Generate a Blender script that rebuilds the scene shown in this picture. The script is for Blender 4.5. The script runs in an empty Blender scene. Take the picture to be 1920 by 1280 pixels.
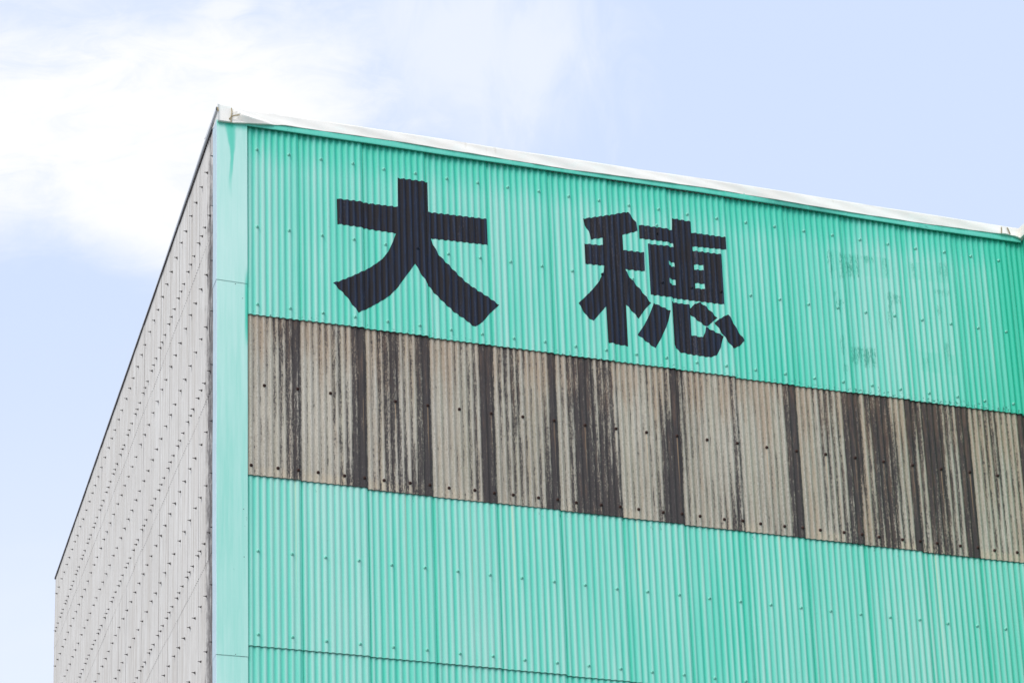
import bpy, bmesh, math, random
from mathutils import Matrix, Vector
from mathutils.geometry import tessellate_polygon
random.seed(7)
S = bpy.context.scene
R = math.radians

# ------------------------------------------------------------------ camera (68 mm rising-front view from the street)
cd = bpy.data.cameras.new("camera")
cam = bpy.data.objects.new("camera", cd); S.collection.objects.link(cam)
cd.sensor_fit = 'HORIZONTAL'; cd.sensor_width = 36.0
cd.lens = 3632.86/1920*36
cd.shift_x = (960-338.175)/1920
cd.shift_y = (1929.516-640)/1920
cd.clip_start = .1; cd.clip_end = 5000
cam.location = (-3.716, -15.76, 1.6)
cam.rotation_mode = 'QUATERNION'
yaw, pit, rol = -0.21270664, 1.78696902, 0.00562217
M3 = Matrix.Rotation(yaw, 3, 'Z') @ Matrix.Rotation(pit, 3, 'X') @ Matrix.Rotation(rol, 3, 'Z')
cam.rotation_quaternion = M3.to_quaternion()
S.camera = cam

# ------------------------------------------------------------------ node helper
class N:
    """tiny expression wrapper round shader sockets"""
    def __init__(s, t, k): s.t, s.k = t, k
    def _m(s, op, *a, clamp=False):
        n = s.t.nodes.new('ShaderNodeMath'); n.operation = op; n.use_clamp = clamp
        for i, v in enumerate((s,)+a):
            if isinstance(v, N): s.t.links.new(v.k, n.inputs[i])
            else: n.inputs[i].default_value = v
        return N(s.t, n.outputs[0])
    def __add__(s, o): return s._m('ADD', o)
    __radd__ = __add__
    def __sub__(s, o): return s._m('SUBTRACT', o)
    def __rsub__(s, o): return (s*-1.0)+o
    def __mul__(s, o): return s._m('MULTIPLY', o)
    __rmul__ = __mul__
    def __truediv__(s, o): return s._m('DIVIDE', o)
    def mx(s, o): return s._m('MAXIMUM', o)
    def mn(s, o): return s._m('MINIMUM', o)
    def gt(s, o): return s._m('GREATER_THAN', o)
    def fr(s): return s._m('FRACT')
    def fl(s): return s._m('FLOOR')
    def ab(s): return s._m('ABSOLUTE')
    def sin(s): return s._m('SINE')
    def pw(s, o): return s._m('POWER', o)
    def cl(s): return s._m('ADD', 0.0, clamp=True)
    def st(s, a, b):                       # smoothstep a..b
        n = s.t.nodes.new('ShaderNodeMapRange'); n.interpolation_type = 'SMOOTHSTEP'
        s.t.links.new(s.k, n.inputs[0])
        inv = b < a
        n.inputs[1].default_value = min(a, b); n.inputs[2].default_value = max(a, b)
        n.inputs[3].default_value = 1.0 if inv else 0.0; n.inputs[4].default_value = 0.0 if inv else 1.0
        return N(s.t, n.outputs[0])
def sep(t, sock):
    n = t.nodes.new('ShaderNodeSeparateXYZ'); t.links.new(sock, n.inputs[0])
    return [N(t, n.outputs[i]) for i in range(3)]
def com(t, x, y, z):
    n = t.nodes.new('ShaderNodeCombineXYZ')
    for i, v in enumerate((x, y, z)):
        if isinstance(v, N): t.links.new(v.k, n.inputs[i])
        else: n.inputs[i].default_value = v
    return n.outputs[0]
def noise(t, x, y, z, sx, sy, sz, det=3.0, ro=.55, dist=0.0, off=0.0):
    n = t.nodes.new('ShaderNodeTexNoise'); n.noise_dimensions = '3D'
    m = lambda v, s: (v*s+off) if isinstance(v, N) else v*s+off
    t.links.new(com(t, m(x, sx), m(y, sy), m(z, sz)), n.inputs['Vector'])
    n.inputs['Scale'].default_value = 1.0; n.inputs['Detail'].default_value = det
    n.inputs['Roughness'].default_value = ro; n.inputs['Distortion'].default_value = dist
    return N(t, n.outputs[0])
def mix(t, f, a, b):
    n = t.nodes.new('ShaderNodeMix'); n.data_type = 'RGBA'
    if isinstance(f, N): t.links.new(f.k, n.inputs[0])
    else: n.inputs[0].default_value = f
    for i, v in ((6, a), (7, b)):
        if isinstance(v, tuple): n.inputs[i].default_value = (*v[:3], 1)
        else: t.links.new(v, n.inputs[i])
    return n.outputs[2]
def srgb(r, g, b, k=1.0):
    f = lambda c: (c/12.92 if c <= .04045 else ((c+.055)/1.055)**2.4)*k
    return (f(r/255), f(g/255), f(b/255))

# ------------------------------------------------------------------ sky
SUN = Vector((-0.42, -0.52, 0.76)).normalized()
el = math.asin(SUN.z); az = math.atan2(SUN.x, SUN.y)
w = bpy.data.worlds.new("World"); S.world = w; w.use_nodes = True
t = w.node_tree; t.nodes.clear()
out = t.nodes.new('ShaderNodeOutputWorld'); bg = t.nodes.new('ShaderNodeBackground')
t.links.new(bg.outputs[0], out.inputs[0]); bg.inputs[1].default_value = 0.1
sk = t.nodes.new('ShaderNodeTexSky'); sk.sky_type = 'NISHITA'; sk.sun_disc = False
sk.sun_elevation = el; sk.sun_rotation = az; sk.dust_density = 1.5; sk.ozone_density = 1.0
tc = t.nodes.new('ShaderNodeTexCoord')
dx, dy, dz = sep(t, tc.outputs['Generated'])
yy = dy.mx(.08)
a = dx/yy; b = dz/yy
va = (a-0.1)*2730.0          # rough degrees-like coordinates over the building corner
vb = (b-0.848)*-2960.0 + va*0.2
n1 = noise(t, va, vb, 0.0, 1/330, 1/260, 0, 6, .6, .35, 3.1)
n2 = noise(t, va, vb, 0.0, 1/900, 1/500, 0, 4, .55, .2, 8.7)
n3 = noise(t, va, vb, 0.0, 1/90, 1/240, 0, 4, .6, .6, 5.2)
# big bright cloud bank
ex = (va-180.0)/560.0; ey = (vb-(255.0) + (va-180.0)*0.10)/235.0
n4 = noise(t, va, vb, 0.0, 1/140, 1/70, 0, 6, .65, .8, 14.0)
bank = (ex*ex+ey*ey)._m('SQRT') + (n1-.5)*1.15
lx = (va-215.0)/330.0; ly = (vb-390.0-(va-215.0)*.45)/150.0
lobe = (lx*lx+ly*ly)._m('SQRT') + (n1-.5)*1.2
bank = (bank.mn(lobe) + (n4-.5)*.55).st(1.38, .30)
bank = bank*(1.0-(n4.st(.42, .75)*n2.st(.35, .65)*.30))
# thin veil to the right of it
vx = (va-820.0+ (vb-100.0)*-.25)/330.0; vy = (vb-90.0)/300.0
veil = ((vx*vx+vy*vy)._m('SQRT') + (n3-.5)*1.3).st(1.15, .1)*.5
puff = ((((va-385.0)/62.0).pw(2.0)+((vb-22.0)/36.0).pw(2.0))._m('SQRT') + (n1-.5)*1.2 + (n4-.5)*2.2).st(1.5, .1)*.75
low = vb.st(520.0, 1500.0)
cloud = bank.mx(veil).mx(puff).mx(vb.st(160.0, -20.0)*va.st(700.0, 0.0)*(.35+(n4-.5))).mx((n2.st(.5, .75)*.16)).cl()
# hazy humid air over the clear-sky blue
mul = t.nodes.new('ShaderNodeVectorMath'); mul.operation = 'SCALE'; t.links.new(sk.outputs[0], mul.inputs[0]); mul.inputs[3].default_value = SKY_K = 0.35
hz = mix(t, low, (5.6, 6.45, 8.35), (6.85, 7.3, 8.6))
add = t.nodes.new('ShaderNodeVectorMath'); add.operation = 'ADD'; t.links.new(mul.outputs[0], add.inputs[0]); t.links.new(hz, add.inputs[1])
t.links.new(mix(t, cloud, add.outputs[0], (9.2, 9.25, 9.5)), bg.inputs[0])

sd = bpy.data.lights.new("sun", 'SUN'); sd.energy = 2.5; sd.angle = R(35); sd.color = (1, .96, .9)
so = bpy.data.objects.new("sun", sd); S.collection.objects.link(so)
so.rotation_mode = 'QUATERNION'; so.rotation_quaternion = SUN.to_track_quat('Z', 'Y')
S.view_settings.view_transform = 'Standard'; S.view_settings.look = 'None'
S.view_settings.exposure = 0.15; S.view_settings.gamma = 1.0
S.render.engine = 'CYCLES'
try: S.cycles.use_denoising = True
except Exception: pass
# ---- measured outlines in metres on the wall (x from the corner, z above ground)
DAI = [(1.794,13.695),(2.099,13.699),(2.099,13.375),(2.699,13.387),(2.701,13.103),(2.120,13.090),(2.143,13.028),(2.188,12.934),(2.241,12.877),(2.307,12.815),(2.393,12.727),(2.486,12.647),(2.593,12.583),(2.727,12.509),(2.796,12.464),(2.702,12.362),(2.617,12.250),(2.547,12.194),(2.507,12.206),(2.448,12.255),(2.341,12.318),(2.249,12.398),(2.144,12.497),(2.072,12.586),(1.994,12.704),(1.951,12.787),(1.906,12.713),(1.837,12.609),(1.768,12.499),(1.679,12.394),(1.578,12.316),(1.444,12.219),(1.375,12.177),(1.313,12.250),(1.255,12.333),(1.183,12.401),(1.127,12.457),(1.197,12.488),(1.331,12.564),(1.431,12.628),(1.532,12.707),(1.613,12.777),(1.682,12.873),(1.731,12.988),(1.766,13.087),(1.179,13.098),(1.177,13.371),(1.788,13.377)]
HO = [ [(3.710,13.546),(3.951,13.616),(4.095,13.669),(4.196,13.699),(4.237,13.650),(4.277,13.589),(4.287,13.498),(4.127,13.432),(4.127,13.261),(4.343,13.264),(4.340,13.056),(4.133,13.048),(4.169,12.980),(4.229,12.908),(4.296,12.829),(4.390,12.710),(4.330,12.643),(4.250,12.523),(4.186,12.594),(4.126,12.658),(4.125,12.203),(3.916,12.212),(3.910,12.605),(3.846,12.524),(3.768,12.426),(3.704,12.467),(3.665,12.527),(3.622,12.601),(3.699,12.684),(3.773,12.768),(3.847,12.867),(3.901,12.985),(3.912,13.052),(3.712,13.047),(3.713,13.268),(3.907,13.277),(3.911,13.362),(3.785,13.328),(3.765,13.406),(3.726,13.482)],
  [(4.307,13.570),(4.663,13.569),(4.673,13.706),(4.875,13.696),(4.873,13.573),(5.242,13.572),(5.242,13.432),(4.879,13.419),(4.880,13.370),(5.186,13.371),(5.182,12.809),(4.390,12.803),(4.390,13.368),(4.670,13.376),(4.669,13.420),(4.307,13.418)],
  [(4.418,12.714),(4.590,12.651),(4.566,12.537),(4.485,12.351),(4.410,12.217),(4.353,12.253),(4.231,12.345),(4.306,12.457),(4.369,12.583)],
  [(4.615,12.757),(4.812,12.756),(4.808,12.418),(4.929,12.410),(4.958,12.468),(4.968,12.532),(5.035,12.501),(5.154,12.454),(5.110,12.320),(5.069,12.234),(4.996,12.200),(4.789,12.204),(4.669,12.216),(4.616,12.282)],
  [(4.920,12.798),(4.992,12.752),(5.096,12.649),(4.979,12.534),(4.896,12.584),(4.812,12.646),(4.813,12.716),(4.863,12.771)],
  [(5.216,12.703),(5.259,12.642),(5.310,12.539),(5.380,12.438),(5.322,12.371),(5.251,12.332),(5.194,12.405),(5.128,12.499),(5.066,12.593),(5.129,12.646)] ]
HO_HOLES = [ [(4.601,13.206),(4.672,13.202),(4.672,13.154),(4.603,13.162)],
  [(4.598,13.013),(4.672,13.012),(4.673,12.950),(4.599,12.957)],
  [(4.884,13.218),(4.979,13.220),(4.980,13.163),(4.885,13.159)],
  [(4.884,13.010),(4.980,13.009),(4.983,12.953),(4.885,12.951)] ]
TT = [(-0.003,14.169),(0.120,14.160),(0.229,14.154),(0.419,14.150),(0.556,14.155),(0.689,14.159),(0.779,14.159),(1.757,14.162),(2.303,14.164),(2.911,14.158),(3.768,14.163),(4.410,14.161),(5.018,14.168),(5.722,14.165),(7.098,14.154),(7.589,14.154),(8.394,14.149)]
TB = [(-0.003,13.985),(0.130,13.989),(0.282,14.005),(0.393,14.015),(0.556,14.036),(0.646,14.048),(0.778,14.050),(1.755,14.063),(2.300,14.054),(3.579,14.042),(5.012,14.070),(5.715,14.058),(6.534,14.040),(7.579,14.042),(8.360,14.053),(8.516,14.052),(8.616,14.025)]
GHOST =[ (6.39,6.41,13.32,13.59),(6.51,6.52,13.30,13.58),(6.58,6.66,13.37,13.58),(6.71,6.71,13.38,13.59),(6.77,6.87,13.56,13.59),(7.02,7.03,13.41,13.60),(6.41,6.42,13.07,13.14),(6.43,6.48,12.95,13.04),(7.03,7.04,12.81,13.22),(7.09,7.14,13.12,13.19),(6.58,6.81,12.37,12.54),(6.46,6.47,12.46,12.64),(6.46,6.47,12.25,12.32),(7.34,7.34,13.40,13.58),(7.38,7.41,12.46,12.52),(7.64,7.66,12.51,12.72),(7.59,7.61,13.04,13.14),(7.57,7.72,13.30,13.32),(7.65,7.72,13.48,13.64) ]
# ------------------------------------------------------------------ materials
def mat(name):
    m = bpy.data.materials.new(name); m.use_nodes = True; t = m.node_tree
    p = t.nodes['Principled BSDF']; tc = t.nodes.new('ShaderNodeTexCoord')
    x, y, z = sep(t, tc.outputs['Object'])
    return m, t, p, x, y, z
def fin(t, p, col, rough=.6, spec=.25, bump=None, bd=.002):
    if isinstance(col, tuple): p.inputs['Base Color'].default_value = (*col, 1)
    else: t.links.new(col, p.inputs['Base Color'])
    if isinstance(rough, N): t.links.new(rough.k, p.inputs['Roughness'])
    else: p.inputs['Roughness'].default_value = rough
    p.inputs['Specular IOR Level'].default_value = spec
    if bump is not None:
        b = t.nodes.new('ShaderNodeBump'); b.inputs['Distance'].default_value = bd; b.inputs['Strength'].default_value = 1
        t.links.new(bump.k, b.inputs['Height']); t.links.new(b.outputs[0], p.inputs['Normal'])

PIT = 0.0638; CX0 = 0.3855        # corrugation pitch and a crest position on the front
SEAM0, SW = 0.799, 0.638          # first sheet lap and working width
def attr(t, name):
    n = t.nodes.new('ShaderNodeAttribute'); n.attribute_name = name
    return N(t, n.outputs['Fac'])

GREEN_SAT = (0.040, 0.510, 0.355)
GREEN_MID = (0.135, 0.575, 0.455)
GREEN_CHK = (0.340, 0.630, 0.555)
def green(name, kind):
    """faded turquoise paint; kind: upper / lower / trim / flashing / eave"""
    m, t, p, x, y, z = mat(name)
    big = noise(t, x, y, z, .9, .9, .35, 3, .5, 0, 2.0)
    col1 = noise(t, x, 0.0, z, 17, 0, .10, 2, .6, 0, 4.0)        # one value per wave
    fine = noise(t, x, y, z, 60, 60, 3.0, 3, .6, 0, 1.0)
    drip = noise(t, x, y, z, 24, 24, 1.1, 4, .6, 0, 6.0)
    if kind in ('upper', 'lower'):
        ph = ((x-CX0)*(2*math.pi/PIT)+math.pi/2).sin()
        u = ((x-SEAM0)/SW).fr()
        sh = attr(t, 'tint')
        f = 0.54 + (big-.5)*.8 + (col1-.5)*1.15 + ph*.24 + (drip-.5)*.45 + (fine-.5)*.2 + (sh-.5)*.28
        f = f - u.st(.055, 0.0)*.75 - u.st(.90, 1.0)*.12  # lap dirt plus the step's shadow, painted as a dark strip past each seam
        if kind == 'upper':
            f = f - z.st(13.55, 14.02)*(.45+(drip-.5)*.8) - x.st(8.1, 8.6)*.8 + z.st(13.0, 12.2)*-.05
        else:
            f = f + x.st(3.5, 0.0)*.16
    elif kind == 'flashing':
        f = 0.78 + (big-.5)*.6 + (drip-.5)*.25 + (fine-.5)*.12
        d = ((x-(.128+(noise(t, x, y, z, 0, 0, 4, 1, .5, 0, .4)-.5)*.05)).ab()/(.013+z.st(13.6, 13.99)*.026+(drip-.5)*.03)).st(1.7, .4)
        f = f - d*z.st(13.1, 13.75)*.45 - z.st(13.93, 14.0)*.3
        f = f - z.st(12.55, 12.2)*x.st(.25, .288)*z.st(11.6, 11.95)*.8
    else:
        f = 0.36 + (big-.5)*.6 + (fine-.5)*.3 + (drip-.5)*.35
    f = f.cl()
    c = mix(t, f.st(0, .5), GREEN_SAT, GREEN_MID)
    c = mix(t, f.st(.4, 1.0), c, GREEN_CHK if kind != 'flashing' else (.52, .76, .70))
    # algae and scuffs
    sp = noise(t, x, y, z, 75, 75, 28, 4, .7, 0, 9.0)
    spm = noise(t, x, y, z, 2.2, 2.2, 1.0, 3, .6, 0, 12.0)
    g = (sp+(spm-.5)*.45).st(.74, .80)*.75
    if kind == 'upper':
        low = noise(t, x, y, z, 38, 0, 30, 4, .7, 0, 5.0)
        g = g.mx((low + z.st(12.20, 12.02)*.20 + x.st(4.5, 8.0)*.05).st(.76, .84)*.8)
        rag = noise(t, x, 0.0, z, 40, 0, 4, 5, .8, 0, 7.0); rag2 = noise(t, x, 0.0, z, 90, 0, 30, 3, .8, 0, 17.0)
        tot = None
        for (x0, x1, z0, z1) in GHOST:
            x0 -= .014; x1 += .014
            b = x.st(x0-.03, x0+.02)*x.st(x1+.03, x1-.02)*z.st(z0-.10, z0+.06)*z.st(z1+.03, z1-.02)
            tot = b if tot is None else tot.mx(b)
        gh = ((rag+rag2*.6+tot*.13).st(.84, 1.02)*.62*tot.st(0,.4)*x.st(7.9,6.8)._m('MAXIMUM', .6))
        c = mix(t, gh*1.25, c, (.012, .26, .175))
        # outline of the painted-over writing: fresher paint left behind
        gx = x.st(6.40, 6.44)*x.st(7.10, 7.06)*z.st(13.36, 13.38)*z.st(13.62, 13.60)
        gx2 = x.st(7.25, 7.3)*x.st(7.76, 7.72)*z.st(12.35, 12.38)*z.st(12.6, 12.58)
        gx3 = x.st(7.25, 7.3)*x.st(7.76, 7.72)*z.st(13.40, 13.42)*z.st(13.62, 13.6)
        c = mix(t, (gx.mx(gx2).mx(gx3))*.25*drip.st(.40, .6), c, GREEN_SAT)
    if kind == 'lower':
        g = g.mx((noise(t, x, 0.0, z, 30, 0, 9, 4, .75, 0, 5.0) + z.st(10.18, 10.36)*.16 + (spm-.5)*.3).st(.74, .84)*.8*z.st(10.1, 10.2))
    if kind == 'eave':
        g = g.mx((noise(t, x, y, z, 9, 0, 60, 4, .75, 0, 3.0)+(spm-.5)*.7+x.st(2.0, 5.0)*.04).st(.66, .76)*.6)
    if kind == 'eave': c = mix(t, x.st(5.5, 5.85)*x.st(6.62, 6.3)*.55*(big*.5+drip).st(.3, .8), c, (.02, .20, .15))
    c = mix(t, g, c, (.014, .13, .10))
    if kind == 'lower':
        bx = ((x-.323)/.212).fr(); wob = noise(t, x, y, z, 0, 0, 1.5, 1, .5, 0, .3)
        run = (bx-.5-(wob-.5)*.05).ab().st(.42, .49)*z.st(8.75, 10.3)*col1.st(.5, .62)
        c = mix(t, run*.45, c, (.52, .60, .40))
    fin(t, p, c, .55+(f*.2), .3, fine+drip*.5, .0006)
    return m

def weathered(name, side=False):
    m, t, p, x, y, z = mat(name)
    if side: x = y
    big = noise(t, x, 0.0, z, 1.6, 0, .5, 3, .5, 0, 2.0)
    fine = noise(t, x, 0.0, z, 210, 0, 60, 3, .7, 0, 1.0)
    line = noise(t, x, 0.0, z, 260, 0, 3.0, 3, .6, 0, 3.0)
    strk = noise(t, x, 0.0, z, 70, 0, 2.2, 5, .72, 0, 5.0)
    spk = noise(t, x, 0.0, z, 95, 0, 34, 4, .8, 0, 25.0)
    blot = noise(t, x, 0.0, z, 20, 0, 5.5, 5, .75, 0, 6.0)
    col1 = noise(t, x, 0.0, z, 17, 0, .3, 2, .6, 0, 4.0)
    if side:
        c = mix(t, (line*.8+big*.2).st(.34, .66), (.55, .535, .51), (.71, .70, .68))
        c = mix(t, noise(t, x, 0.0, z, 30, 0, .25, 3, .6, 0, 8.0).st(.40, .7)*.38, c, (.34, .29, .24))
        d = x.st(.85, .25)*.42 + strk*.5 + (blot-.5)*.5 + z.st(14.1, 12.6)*x.st(1.0, .3)*.10
        c = mix(t, d.st(.58, .80)*.85, c, (.085, .075, .08))
        d2 = z.st(13.2, 14.1)*.12+strk
        c = mix(t, d2.st(.66, .8)*.35, c, (.2, .18, .17))
        fin(t, p, c, .85, .12, line+fine, .0015)
        return m
    ph = ((x-CX0)*(2*math.pi/PIT)+math.pi/2).sin()
    st = attr(t, 'stain')
    c = mix(t, (big*.35+line*.3+spk*.6).st(.46, .80), (.26, .235, .185), (.53, .495, .42))
    c = mix(t, col1.st(.42, .68)*.35, c, (.36, .345, .25))                         # lichen-green tone
    tan = (noise(t, x, 0.0, z, 5.5, 0, .5, 4, .7, 0, 15.0)+z.st(11.2, 11.95)*.16+x.st(4.0, 8.0)*.09).st(.50, .72)
    c = mix(t, tan*.55, c, (.34, .245, .165))
    c = mix(t, ph.st(.3, 1.0)*(spk.st(.35, .6))*.35, c, (.60, .575, .525))            # paler flecks on the crests
    # black mould and runs
    d = st*.84 +.12 + (strk-.5)*1.1 + (blot-.5)*.75 + (spk-.5)*1.6 - ph*.27*(1.15-st) - .03
    dm = d.st(.36, .76)
    dk = mix(t, (noise(t, x, 0.0, z, 28, 0, 2.2, 4, .7, 0, 11.0)+z.st(10.6, 12.0)*.08+x.st(4.5, 7.5)*.05).st(.54, .74), (.038, .034, .038), (.088, .060, .050))
    dk = mix(t, (spk*.6+line*.4).st(.50, .70)*.35, dk, (.16, .15, .145))
    c = mix(t, dm*.94, c, dk)
    # rust runs under the bolts, pale salts above the lower edge
    wob = (noise(t, x, 0.0, z, 0, 0, 1.2, 1, .5, 0, .9)-.5)*.010
    for x0 in (.3+.15, ):
        bx = (((x-x0+wob)/.3185)+.5).fr()-.5
        run = (bx*.3185).ab().st(.006, .001)*z.st(11.30, 11.26)*z.st(10.6, 11.2)*(noise(t, x, 0.0, z, 3.1, 0, .0, 1, .5, 0, 21.0).st(.42, .55))
        c = mix(t, run*(.2+strk*.5), c, (.50, .34, .19))
    sal = z.st(10.50, 10.42)*big.st(.42, .55)
    c = mix(t, sal*.35*(1.0-dm), c, (.56, .46, .32))
    gr = noise(t, x, 0.0, z, 40, 0, 22, 3, .6, 0, 30.0).st(.70, .76)*z.st(11.75, 12.0)
    c = mix(t, gr*.7, c, (.30, .62, .47))
    fin(t, p, c, .9, .1, (fine+line)*.7+dm*-.3, .0018)
    return m

def letter_mat():
    m, t, p, x, y, z = mat('black sign paint')
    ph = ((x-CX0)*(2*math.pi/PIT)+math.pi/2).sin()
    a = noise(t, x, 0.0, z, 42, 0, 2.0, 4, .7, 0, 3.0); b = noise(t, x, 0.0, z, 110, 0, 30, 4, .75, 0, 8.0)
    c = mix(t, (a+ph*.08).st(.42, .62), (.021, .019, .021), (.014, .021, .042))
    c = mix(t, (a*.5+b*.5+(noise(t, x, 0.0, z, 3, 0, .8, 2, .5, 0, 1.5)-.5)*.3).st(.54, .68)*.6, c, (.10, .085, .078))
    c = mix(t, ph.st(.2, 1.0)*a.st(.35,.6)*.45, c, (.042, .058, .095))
    fin(t, p, c, .75, .12, b, .0008); return m
def cream():
    m, t, p, x, y, z = mat('cream sheet')
    a = noise(t, x, y, z, 1.4, 4, 4, 4, .6, 0, 3.0); b = noise(t, x, y, z, 14, 14, 3, 4, .6, 0, 8.0)
    c = mix(t, a.st(.35, .65), (.79, .76, .69), (.83, .81, .75))
    c = mix(t, noise(t, x, y, z, 5, 5, 14, 4, .6, .4, 4.0).st(.50, .66)*.30, c, (.76, .86, .80))
    c = mix(t, b.st(.64, .76)*.22, c, (.50, .44, .34))
    fin(t, p, c, .5, .35, noise(t, x, y, z, 3, 20, 12, 3, .6, 0, 2.0), .0008); return m
def plain(name, c, rough=.7, spec=.2, var=.25, sc=12):
    m, t, p, x, y, z = mat(name)
    n = noise(t, x, y, z, sc, sc, sc, 4, .65, 0, 1.0)
    fin(t, p, mix(t, n.st(.3, .7), tuple(v*(1-var) for v in c), tuple(min(1, v*(1+var)) for v in c)), rough, spec); return m

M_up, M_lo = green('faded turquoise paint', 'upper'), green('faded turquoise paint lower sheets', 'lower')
M_fl, M_ev = green('turquoise corner flashing', 'flashing'), green('turquoise eave board', 'eave')
M_gr, M_sd = weathered('weathered cement sheet'), weathered('pale cement side sheet', True)
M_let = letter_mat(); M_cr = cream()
M_bolt = plain('painted bolt', (.22, .60, .49), .5, .3, .2, 60)
M_ret = plain('pale flashing edge', (.52, .66, .72), .5, .3, .05, 4)
M_rust = plain('rusty bolt', (.055, .03, .025), .8, .2)
M_dark = plain('dark bolt and verge shade', (.085, .075, .075), .7, .2)
M_seal = plain('aged sealant', (.34, .28, .17), .8, .1)
M_met = plain('pale metal trim', (.62, .64, .66), .45, .4, .06, 4)
M_roof = plain('grey cement roof', (.30, .29, .27), .9, .1, .2, 2)
M_asph = plain('asphalt', (.20, .20, .19), .9, .2, .2, 3)
M_conc = plain('concrete base', (.33, .32, .30), .9, .1, .15, 2)

# ------------------------------------------------------------------ building
def mesh_obj(name, me_or_bm, m, parent=None, smooth=False):
    if isinstance(me_or_bm, bmesh.types.BMesh):
        me = bpy.data.meshes.new(name); me_or_bm.to_mesh(me); me_or_bm.free()
    else: me = me_or_bm
    if m and not me.materials: me.materials.append(m)
    if smooth:
        for p in me.polygons: p.use_smooth = True
    o = bpy.data.objects.new(name, me); S.collection.objects.link(o); o.parent = parent
    return o
def box(bm, x0, x1, y0, y1, z0, z1):
    v = [bm.verts.new((x, y, z)) for z in (z0, z1) for y in (y0, y1) for x in (x0, x1)]
    for f in ((0, 2, 3, 1), (4, 5, 7, 6), (0, 1, 5, 4), (2, 6, 7, 3), (0, 4, 6, 2), (1, 3, 7, 5)):
        bm.faces.new([v[i] for i in f])

bld = bpy.data.objects.new('warehouse', None); S.collection.objects.link(bld)
bld['label'] = 'tall turquoise corrugated warehouse corner with two black painted characters and a stained grey band'
bld['category'] = 'building'

AMP = .0060
XEND = 8.63
def sheet_of(x):
    return max(0, min(13, int(math.floor((x-SEAM0)/SW))+1))
class Row:
    """one course of corrugated sheets on the front: z range and how it lies over its neighbours"""
    def __init__(s, z0, z1, seed, lift):
        s.z0, s.z1, s.lift = z0, z1, lift
        r = random.Random(seed)
        s.jit = [r.uniform(-.006, .006) for _ in range(16)]
        s.tilt = [r.uniform(.008, .013) for _ in range(16)]
        s.bow = [r.uniform(-.004, .004) for _ in range(16)]
        s.tint = [r.random() for _ in range(16)]
        s.ph = [r.uniform(-.3, .3) for _ in range(16)]
    def y(s, x, z, k):
        xs = SEAM0+(k-1)*SW if k else SEAM0-SW
        u = (x-xs)/SW
        v = (z-s.z0)/(s.z1-s.z0)
        w = math.sin(2*math.pi*(x-CX0)/PIT+math.pi/2+s.ph[k]*.3)
        w = w*(1-.12*w*w*0)
        return -AMP*w - s.tilt[k]*u - s.lift*(1-v) - s.bow[k]*math.sin(math.pi*v) + .012
def front_course(name, row, m, stain=None, nz=9, thick=.0065, label=None):
    bm = bmesh.new()
    ls = bm.verts.layers.float.new('stain'); lt = bm.verts.layers.float.new('tint')
    for k in range(14):
        x0 = 0.270 if k == 0 else SEAM0+(k-1)*SW-.004
        x1 = min(SEAM0+k*SW, XEND)
        if x1 <= x0: break
        n = max(6, int(round((x1-x0)/PIT*12)))
        g = []
        for i in range(n+1):
            x = x0+(x1-x0)*i/n
            colv = []
            for j in range(nz+1):
                v = j/nz
                zb = row.z0+row.jit[k]
                z = zb+(row.z1-zb)*v
                q = bm.verts.new((x, row.y(x, z, k), z)); q[lt] = row.tint[k]
                if stain:
                    q[ls] = stain(x, v, k)
                colv.append(q)
            g.append(colv)
        for i in range(n):
            for j in range(nz):
                f = bm.faces.new((g[i][j], g[i+1][j], g[i+1][j+1], g[i][j+1])); f.smooth = True
        # sheet thickness along the lower edge and the lapped right edge
        def dup(vt, dy, dz=0):
            q = bm.verts.new((vt.co.x, vt.co.y+dy, vt.co.z+dz)); q[lt] = vt[lt]; q[ls] = max(vt[ls], .75); return q
        fr = [dup(g[i][0], 0) for i in range(n+1)]; bk = [dup(g[i][0], thick) for i in range(n+1)]
        for i in range(n): bm.faces.new((bk[i], bk[i+1], fr[i+1], fr[i]))
        fr = [dup(g[n][j], 0) for j in range(nz+1)]; bk = [dup(g[n][j], thick) for j in range(nz+1)]
        for j in range(nz): bm.faces.new((fr[j], bk[j], bk[j+1], fr[j+1]))
    return mesh_obj(name, bm, m, bld)

ST = [ # darkness 0-9 of each wave at top / middle / bottom of the unpainted sheets
 ('--11146689', '--11114567', '--11112367'), ('1244453289', '1112153379', '0001135789'), ('2467853589', '1256742379', '1536565779'),
 ('2222334599', '0001124498', '0111124598'), ('3665432238', '2446321259', '0142414588'), ('5466884564', '1368976765', '0268888898'),
 ('1222342239', '0111123789', '1011136899'), ('7334221125', '5311101126', '2211224376'), ('1122112369', '0000121289', '0001131288'),
 ('2334564379', '0112543489', '0011244678'), ('8387883239', '8258877228', '1366774359'), ('9789866588', '4598854589', '6476654489'),
 ('5236532339', '1153622348', '0024222237'), ('9367777777', '9377777777', '9377777777')]
def stain(x, v, k):
    s = (x-(SEAM0-SW))/PIT - .5
    def val(row):
        def at(i):
            kk = min(13, max(0, i//10)); ch = ST[kk][row][i % 10]
            return 1 if ch == '-' else int(ch)
        i = int(math.floor(s)); fr = s-i
        fr = min(1, max(0, (fr-.25)*2))
        return (at(i)*(1-fr)+at(i+1)*fr)/9
    tt, mm, bb = val(0), val(1), val(2)
    return (bb+(mm-bb)*v*2) if v < .5 else (mm+(tt-mm)*(v-.5)*2)

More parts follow.
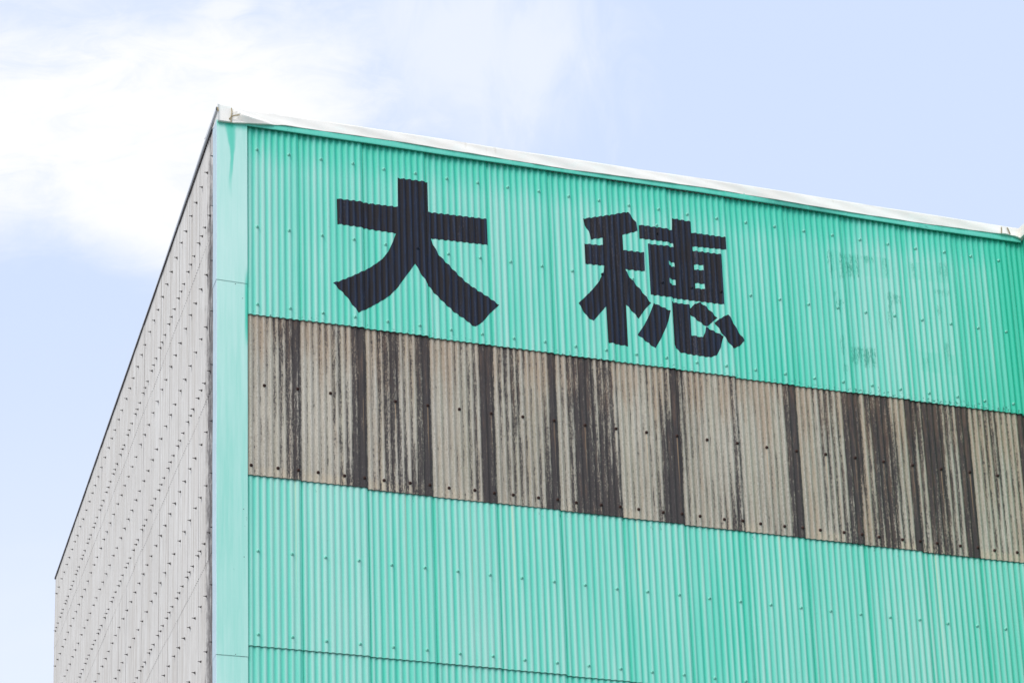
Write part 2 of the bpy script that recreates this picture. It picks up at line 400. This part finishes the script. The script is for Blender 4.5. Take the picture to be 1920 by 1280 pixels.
rowU = Row(12.020, 14.03, 1, .016); rowG = Row(10.372, 12.16, 2, .014); rowL = Row(8.708, 10.50, 3, .015); rowB = Row(6.9, 8.85, 4, .014)
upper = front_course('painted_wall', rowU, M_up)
grey = front_course('weathered_wall', rowG, M_gr, stain, 16)
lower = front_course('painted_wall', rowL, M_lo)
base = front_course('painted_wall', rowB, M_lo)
for o, l in ((upper, 'turquoise corrugated sheets under the roof edge, carrying the black characters'), (grey, 'bare grey corrugated sheets streaked with black mould'),
             (lower, 'clean turquoise corrugated sheets under the grey band'), (base, 'lowest turquoise corrugated sheets in view')): o['label'] = l

# painted characters: follow the corrugation, a coat 1.5 mm proud
def paint(name, polys, label):
    bm = bmesh.new()
    for outer, holes in polys:
        loops = [[Vector((a, b, 0)) for a, b in outer]]+[[Vector((a, b, 0)) for a, b in h] for h in holes]
        flat = [v for l in loops for v in l]
        vs = [bm.verts.new((v.x, 0, v.y)) for v in flat]
        for tri in tessellate_polygon(loops):
            try: bm.faces.new([vs[i] for i in tri])
            except ValueError: pass
    xs = [v.co.x for v in bm.verts]; x0, x1 = min(xs), max(xs)
    cuts = [x0+i*PIT/12 for i in range(1, int((x1-x0)/PIT*12)+1)]
    cuts += [SEAM0+k*SW-.0006 for k in range(14)]+[SEAM0+k*SW+.0006 for k in range(14)]
    for c in cuts:
        if x0 < c < x1: bmesh.ops.bisect_plane(bm, geom=bm.verts[:]+bm.edges[:]+bm.faces[:], plane_co=(c, 0, 0), plane_no=(1, 0, 0), dist=1e-6)
    zc = 12.2
    while zc < 13.7:
        bmesh.ops.bisect_plane(bm, geom=bm.verts[:]+bm.edges[:]+bm.faces[:], plane_co=(0, 0, zc), plane_no=(0, 0, 1), dist=1e-6); zc += .1
    rr = random.Random(3)
    edge = {v for e in bm.edges if e.is_boundary for v in e.verts}
    for v in bm.verts:
        k = sheet_of(v.co.x)
        v.co.y = rowU.y(v.co.x, v.co.z, k)-.0022
        if v in edge: v.co.z += rr.uniform(-.0022, .0022)
    for f in bm.faces:
        f.smooth = True
        f.normal_update()
        if f.normal.y > 0: f.normal_flip()
    o = mesh_obj(name, bm, M_let, upper); o['label'] = label
    return o
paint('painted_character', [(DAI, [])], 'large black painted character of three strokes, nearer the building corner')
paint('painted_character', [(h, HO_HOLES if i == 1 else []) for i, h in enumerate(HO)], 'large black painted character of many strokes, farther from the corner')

# corner flashing pieces (front face and short return round the side wall)
for (z0, z1, dz, prox) in ((12.322, 14.02, -.004, .007), (8.585, 12.335, .004, .0035), (5.0, 8.60, .006, 0)):
    bm = bmesh.new()
    n = 24
    pr = [( .288-.002*prox, .004), (.288, -.012-prox), (.283, -.0145-prox), (-.004-prox, -.0145-prox), (-.007-prox, -.0115-prox), (-.007-prox, .130), (-.003, .130)]
    r = random.Random(z0)
    cols = []
    for j in range(n+1):
        z = z0+(z1-z0)*j/n
        wv = .0012*math.sin(z*2.1+z0)+.0008*math.sin(z*7)
        ln = []
        for i, (a, b) in enumerate(pr):
            zz = z+(a/.288*dz if j == 0 else 0)
            ln.append(bm.verts.new((a+wv*(1 if i > 2 else .3), b-wv*.5, zz)))
        cols.append(ln)
    for j in range(n):
        for i in range(len(pr)-1):
            bm.faces.new((cols[j][i+1], cols[j][i], cols[j+1][i], cols[j+1][i+1]))
    bmesh.ops.recalc_face_normals(bm, faces=bm.faces[:])
    o = mesh_obj('corner_flashing', bm, M_fl, bld); o.data.materials.append(M_ret)
    for f in o.data.polygons:
        if f.center.x < -.004: f.material_index = 1

# eave board under the roof sheet (in lapped lengths)
brk = [.27, .545, 3.19, 5.24, 6.60, 7.62, 8.60]
zf = [(.27, 14.004), (1.76, 14.013), (2.3, 14.010), (5.0, 14.028), (7.6, 14.0), (8.6, 14.006)]
def interp(tab, x):
    for (a, b), (c, d) in zip(tab, tab[1:]):
        if x <= c: return b+(d-b)*max(0, x-a)/(c-a)
    return tab[-1][1]
for q, (a, b) in enumerate(zip(brk, brk[1:])):
    bm = bmesh.new(); n = 14; cols = []
    off = .002*(q % 2)
    for i in range(n+1):
        x = a+(b+.01-a)*i/n; zz = interp(zf, x)
        cols.append([bm.verts.new(v) for v in ((x, -.010, zz+.004), (x, -.022-off, zz-.001), (x, -.0245-off, zz), (x, -.026-off, zz+.012), (x, -.023-off, zz+.075), (x, .02, zz+.08))])
    for i in range(n):
        for j in range(5): bm.faces.new((cols[i][j], cols[i+1][j], cols[i+1][j+1], cols[i][j+1]))
    bm.faces.new(cols[n][:]); bm.faces.new(cols[0][::-1])
    bmesh.ops.recalc_face_normals(bm, faces=bm.faces[:])
    mesh_obj('eave_board', bm, M_ev, bld)

# cream roof-edge sheet with its creased, sagging corner
def trim():
    bm = bmesh.new(); cols = []
    xs = sorted(set([round(-.004+i*(XEND+.05)/300, 4) for i in range(301)]))
    H = [q/24 for q in range(25)]
    rr = random.Random(5)
    ph = [rr.uniform(0, 6) for _ in range(6)]
    for x in xs:
        zt, zb = interp(TT, x)+.0115, interp(TB, x)+.0115
        ln = [bm.verts.new((x, .004, zb+.004)), bm.verts.new((x, -.026, zb+.002))]
        for h in H:
            z = zb+(zt-zb)*h
            y = -.032 + .006*h + .0030*math.sin(x*3.1+ph[0]+h*2)+.0020*math.sin(x*9.7+ph[1]+h*5)+.0012*math.sin(x*27+ph[2])
            # creased fold near the corner
            if .135 < x < .57:
                lip = interp([(.135, 14.155), (.18, 14.115), (.235, 14.080), (.314, 14.069), (.45, 14.055), (.57, 14.038)], x)
                cr = interp([(.135, 14.160), (.22, 14.150), (.34, 14.112), (.498, 14.075), (.57, 14.042)], x)
                amp = .034*math.sin(math.pi*min(1, ((x-.135)/.435)**.6))
                if z > cr: bulge = 0
                elif z > lip: bulge = (cr-z)/max(.004, cr-lip)
                else: bulge = 1-.75*min(1, (lip-z)/.06)
                y -= amp*bulge
            if x < .125: y -= .008
            if x > 8.36: y -= .012*abs(math.sin((x-8.36)*24))
            ln.append(bm.verts.new((x, y, z)))
        ln.append(bm.verts.new((x, -.020, zt+.012))); ln.append(bm.verts.new((x, .03, zt+.016))); ln.append(bm.verts.new((x, .55, zt+.05)))
        cols.append(ln)
    for i in range(len(xs)-1):
        for j in range(len(cols[0])-1):
            f = bm.faces.new((cols[i][j], cols[i+1][j], cols[i+1][j+1], cols[i][j+1])); f.smooth = (2 <= j <= 25 and not .13 < xs[i] < .58)
    bm.faces.new(cols[0][::-1])
    return mesh_obj('roof_edge', bm, M_cr, bld)
tr = trim(); tr['label'] = 'cream roof edge sheet, creased and folded at the corner'
def strip(bm, pts, w, th):
    """thin ribbon of sealant along points, standing on the sheet"""
    for (a, b) in zip(pts, pts[1:]):
        a, b = Vector(a), Vector(b); d = (b-a).normalized(); s = d.cross(Vector((0, 1, 0)))*w/2; n = Vector((0, -th, 0))
        q = [bm.verts.new(v) for v in (a-s, a+s, b+s, b-s, a-s+n, a+s+n, b+s+n, b-s+n)]
        for f in ((4, 5, 6, 7), (0, 4, 7, 3), (1, 2, 6, 5), (0, 1, 5, 4), (3, 7, 6, 2)): bm.faces.new([q[i] for i in f])
for pts, wd, th in (
    ([(.128, -.048, 14.150), (.132, -.056, 14.10), (.124, -.060, 14.05), (.122, -.058, 13.985)], .010, .004),
    ([(.128, -.066, 14.045), (.16, -.078, 14.052), (.20, -.084, 14.06)], .012, .004),
    ([(.105, -.056, 14.02), (.124, -.060, 14.045)], .010, .004),
    ([(8.385, -.052, 14.135), (8.378, -.060, 14.10), (8.37, -.062, 14.055)], .010, .004),
    ([(8.45, -.056, 14.135), (8.462, -.062, 14.09), (8.47, -.064, 14.055)], .012, .004),
    ([(-.008, -.054, 14.13), (-.006, -.058, 14.10), (-.004, -.058, 14.085)], .014, .004)):
    bm = bmesh.new(); strip(bm, pts, wd, th)
    bmesh.ops.recalc_face_normals(bm, faces=bm.faces[:])
    mesh_obj('sealant_bead', bm, M_seal, tr).location = (0, .013, .008)

# side wall of pale sheets
SP = .0468; YB = 10.30
def side_y(y, z, row): pass
bm = bmesh.new()
courses = [(12.985, 14.118), (11.335, 13.10), (9.675, 11.45), (8.02, 9.79), (5.5, 8.13)]
rr = random.Random(11)
for ci, (z0, z1) in enumerate(courses):
    nsh = 22; sw = .4683
    for k in range(nsh+1):
        ya = .02 if k == 0 else .30+(k-1)*sw-.003
        yb = min(.30+k*sw, YB)
        if yb <= ya: break
        n = max(4, int((yb-ya)/SP*8)); jz = rr.uniform(-.012, .012); tl = rr.uniform(.001, .004)
        g = []
        for i in range(n+1):
            y = ya+(yb-ya)*i/n
            colv = []
            for j in range(4):
                v = j/3; z = z0+jz+(z1-z0-jz)*v
                colv.append(bm.verts.new((.010-.0058*math.sin(2*math.pi*y/SP)-tl*(1-(y-ya)/(yb-ya))-.0035*(1-v), y, z)))
            g.append(colv)
        for i in range(n):
            for j in range(3):
                f = bm.faces.new((g[i+1][j], g[i][j], g[i][j+1], g[i+1][j+1])); f.smooth = True
        lo = [bm.verts.new(g[i][0].co) for i in range(n+1)]; bk = [bm.verts.new(g[i][0].co+Vector((.002, 0, 0))) for i in range(n+1)]
        for i in range(n): bm.faces.new((lo[i], lo[i+1], bk[i+1], bk[i]))
side = mesh_obj('side_wall', bm, M_sd, bld)
side['label'] = 'pale grey corrugated side wall dotted with dark hook bolts'

# verge strip along the side roof line, with a dark strip below standing in for its shade
bm = bmesh.new()
cols = []
for i in range(41):
    y = -.03+(YB+.05)*i/40
    dz = .004*math.sin(y*1.3)+.003*math.sin(y*3.7)
    wd = .004 + .012*max(0, 1-y/2.2)
    cols.append([bm.verts.new(v) for v in ((.012, y, 14.108+dz*.5), (-.008, y, 14.110+dz*.5), (-.006-wd, y, 14.116+dz), (-.006-wd, y, 14.150+dz-.022*min(1, y/3)), (.03, y, 14.156+dz-.02*min(1, y/3)))])
for i in range(40):
    for j in range(4): bm.faces.new((cols[i][j], cols[i+1][j], cols[i+1][j+1], cols[i][j+1]))
bmesh.ops.recalc_face_normals(bm, faces=bm.faces[:])
mesh_obj('verge_trim', bm, M_met, bld)
bm = bmesh.new(); box(bm, -.0075, .02, .14, YB, 14.094, 14.107)
mesh_obj('verge_shade', bm, M_dark, bld)

# projecting wing on the right: return wall toward the street and its front
bm = bmesh.new()
lt = bm.verts.layers.float.new('tint')
g = []
for i in range(0, int(3.2/PIT*8)+1):
    y = .03-i*PIT/8
    g.append([bm.verts.new((XEND+.004-AMP*math.sin(2*math.pi*y/PIT), y, z)) for z in (5.0, 9.0, 14.04)])
for a_, b_ in zip(g, g[1:]):
    for j in range(2):
        f = bm.faces.new((a_[j], b_[j], b_[j+1], a_[j+1])); f.smooth = True
g = []
for i in range(0, int(6/PIT*8)+1):
    x = XEND+.004+i*PIT/8
    g.append([bm.verts.new((x, -3.17-AMP*math.sin(2*math.pi*x/PIT), z)) for z in (5.0, 9.0, 14.04)])
for a_, b_ in zip(g, g[1:]):
    for j in range(2):
        f = bm.faces.new((a_[j], b_[j], b_[j+1], a_[j+1])); f.smooth = True
for v in bm.verts: v[lt] = .4
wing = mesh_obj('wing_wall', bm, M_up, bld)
bm = bmesh.new(); box(bm, XEND-.035, XEND+.02, -3.2, .06, 14.045, 14.165)
box(bm, XEND+.021, 14.6, -3.22, -3.15, 14.045, 14.165); mesh_obj('roof_edge', bm, M_cr, bld)

# back and far walls, plinth, roof
bm = bmesh.new()
box(bm, .03, 14.55, YB-.08, YB-.01, .0, 14.06)
box(bm, 14.50, 14.56, -3.15, YB-.09, .0, 14.06)
mesh_obj('rear_wall', bm, M_sd, bld)
bm = bmesh.new()
box(bm, .022, XEND, .032, .10, .0, 5.4); box(bm, .022, .09, .101, YB-.09, .0, 5.6)
box(bm, XEND+.02, XEND+.09, -3.14, .03, .0, 5.1); box(bm, XEND+.091, 14.49, -3.14, -3.07, .0, 5.1)
mesh_obj('base_wall', bm, M_conc, bld)
bm = bmesh.new()
def quad(pts): bm.faces.new([bm.verts.new(p) for p in pts])
box(bm, .02, 14.58, .58, YB+.02, 14.06, 14.13)
box(bm, XEND+.03, 14.58, -3.13, .57, 14.06, 14.13)
mesh_obj('roof', bm, M_roof, bld)

# ------------------------------------------------------------------ bolts
def bolt_mesh(name, rw, rh, hh, tip, m, seg=14):
    """domed washer (radius rw), nut and threaded tip, axis along -Y"""
    bm = bmesh.new()
    prof = [(0.0015, rw), (-.002, rw*.98), (-.0045, rw*.72), (-.0055, rh*1.05)]
    rings = [[bm.verts.new((r*math.cos(2*math.pi*i/seg), y, r*math.sin(2*math.pi*i/seg))) for i in range(seg)] for y, r in prof]
    for a, b in zip(rings, rings[1:]):
        for i in range(seg):
            f = bm.faces.new((a[i], a[(i+1) % seg], b[(i+1) % seg], b[i])); f.smooth = True
    bm.faces.new(rings[-1])
    for (r, y0, y1, n) in ((rh, -.0055, -.0055-hh, 6), (rh*.5, -.0055-hh, -.0055-hh-tip, 8)):
        a = [bm.verts.new((r*math.cos(2*math.pi*i/n+.3), y0, r*math.sin(2*math.pi*i/n+.3))) for i in range(n)]
        b = [bm.verts.new((v.co.x, y1, v.co.z)) for v in a]
        for i in range(n): bm.faces.new((a[i], a[(i+1) % n], b[(i+1) % n], b[i]))
        bm.faces.new(b)
    bmesh.ops.recalc_face_normals(bm, faces=bm.faces[:])
    me = bpy.data.meshes.new(name); bm.to_mesh(me); bm.free(); me.materials.append(m)
    return me
me_green = bolt_mesh('bolt', .0165, .0075, .006, .008, M_bolt)
me_black = bolt_mesh('painted_over_bolt', .0165, .0075, .006, .008, M_let)
me_rust = bolt_mesh('rusty_bolt', .0165, .0085, .007, .004, M_rust)
me_hook = bolt_mesh('hook_bolt', .0125, .0066, .007, .018, M_dark, 10)

def seen(X, Y, Z):
    c = M3.transposed() @ Vector((X+3.716, Y+15.76, Z-1.6))
    u = 338.175+3632.86*c.x/-c.z; v = 1929.516-3632.86*c.y/-c.z
    return -12 < u < 1932 and -12 < v < 1292
def inside(x, z):
    n = 0
    for poly in [DAI]+HO:
        c = False
        for (x1, z1), (x2, z2) in zip(poly, poly[1:]+poly[:1]):
            if (z1 > z) != (z2 > z) and x < (x2-x1)*(z-z1)/(z2-z1)+x1: c = not c
        n |= c
    return n
spots = []   # (mesh, position, parent)
rb = random.Random(23)
def yfront(row, x, z): return row.y(x, z, sheet_of(x))
def add(me, row, x, z, par):
    if x > XEND-.02 or x < .3: return
    if me is me_green and inside(x, z): me = me_black
    spots.append((me, Vector((x, yfront(row, x, z)-.001, z+rb.uniform(-.004, .004))), par))
for i in range(27):
    x = CX0+i*.3185
    for z in (13.775, 12.949, 12.124): add(me_green, rowU, x+rb.uniform(-.004, .004), z, upper)
    for z in (9.634, 8.817): add(me_green, rowL, x+rb.uniform(-.003, .003), z, lower)
    if i != 3: add(me_rust, rowG, .4502+i*.3185, 11.297, grey)
for k in range(14):
    for d in (.160, .413, .607): add(me_rust, rowG, SEAM0+(k-1)*SW+d, 10.470, grey)
for x, z in ((4.50, 13.60), (4.50, 13.50)): add(me_green, rowU, x, z, upper)
spots = [s for s in spots if seen(*s[1])]
camp = Vector((-3.716, -15.76, 1.6))
spots.sort(key=lambda s: (s[1]-camp).length)
def place_bolts(spots, name, rot, many):
    protos = {}
    for me, p, par in spots[:100]:
        if me.name not in protos:
            o = bpy.data.objects.new(name, me); protos[me.name] = o
        else: o = protos[me.name].copy()
        S.collection.objects.link(o); o.parent = par; o.location = p
        o.rotation_euler = (0, rb.uniform(0, 1.0), rot)
    rest = {}
    for me, p, par in spots[100:]: rest.setdefault((par.name, me.name), (par, me, []))[2].append(p)
    for par, me, ps in rest.values():
        bm = bmesh.new()
        for p in ps:
            tmp = bmesh.new(); tmp.from_mesh(me)
            bmesh.ops.transform(tmp, matrix=Matrix.Translation(p) @ Matrix.Rotation(rot, 4, 'Z') @ Matrix.Rotation(rb.uniform(0, 1.0), 4, 'Y'), verts=tmp.verts)
            mm = bpy.data.meshes.new('t'); tmp.to_mesh(mm); tmp.free(); bm.from_mesh(mm); bpy.data.meshes.remove(mm)
        o = mesh_obj(many, bm, me.materials[0], par); o['kind'] = 'stuff'
place_bolts(spots, 'bolt', 0, 'bolts')

hooks = []
def sx(y, z):
    for z0, z1 in courses:
        if z >= z0+.012:
            return .010-.0058-.0035*(1-(z-z0)/(z1-z0))-.003
    return 0
def addh(y, z):
    if .15 < y < YB-.05 and seen(0, y, z): hooks.append((me_hook, Vector((sx(y, z), y, z)), side))
for z in (13.762, 12.648, 12.096, 10.982, 10.443, 9.331, 8.780, 7.67):
    for i in range(44): addh(.171+i*.2355+rb.uniform(-.02, .02), z+rb.uniform(-.006, .006))
for z in (13.210, 11.545, 9.897, 8.24):
    for i in range(23):
        for d in (0, .140, .253): addh(.025+i*.4683+d+rb.uniform(-.015, .015), z+rb.uniform(-.006, .006))
hooks.sort(key=lambda s: (s[1]-camp).length)
place_bolts(hooks, 'hook_bolt', -math.pi/2, 'hook_bolts')

# small screws on the corner flashing
bm = bmesh.new()
for x, z in ((.24, 12.16), (.17, 12.30), (.17, 8.60), (.246, 10.02), (.25, 9.55), (-.0, 0)):
    if z:
        a = [bm.verts.new((x+.004*math.cos(i*math.pi/4), -.0195, z+.004*math.sin(i*math.pi/4))) for i in range(8)]
        b = [bm.verts.new((v.co.x, -.0120, v.co.z)) for v in a]
        bm.faces.new(a)
        for i in range(8): bm.faces.new((a[i], a[(i+1) % 8], b[(i+1) % 8], b[i]))
bmesh.ops.recalc_face_normals(bm, faces=bm.faces[:])
mesh_obj('screws', bm, M_dark, bld)['kind'] = 'stuff'

# ------------------------------------------------------------------ ground
bm = bmesh.new(); bmesh.ops.create_grid(bm, x_segments=8, y_segments=8, size=1500)
gr = mesh_obj('ground', bm, M_asph); gr['kind'] = 'structure'
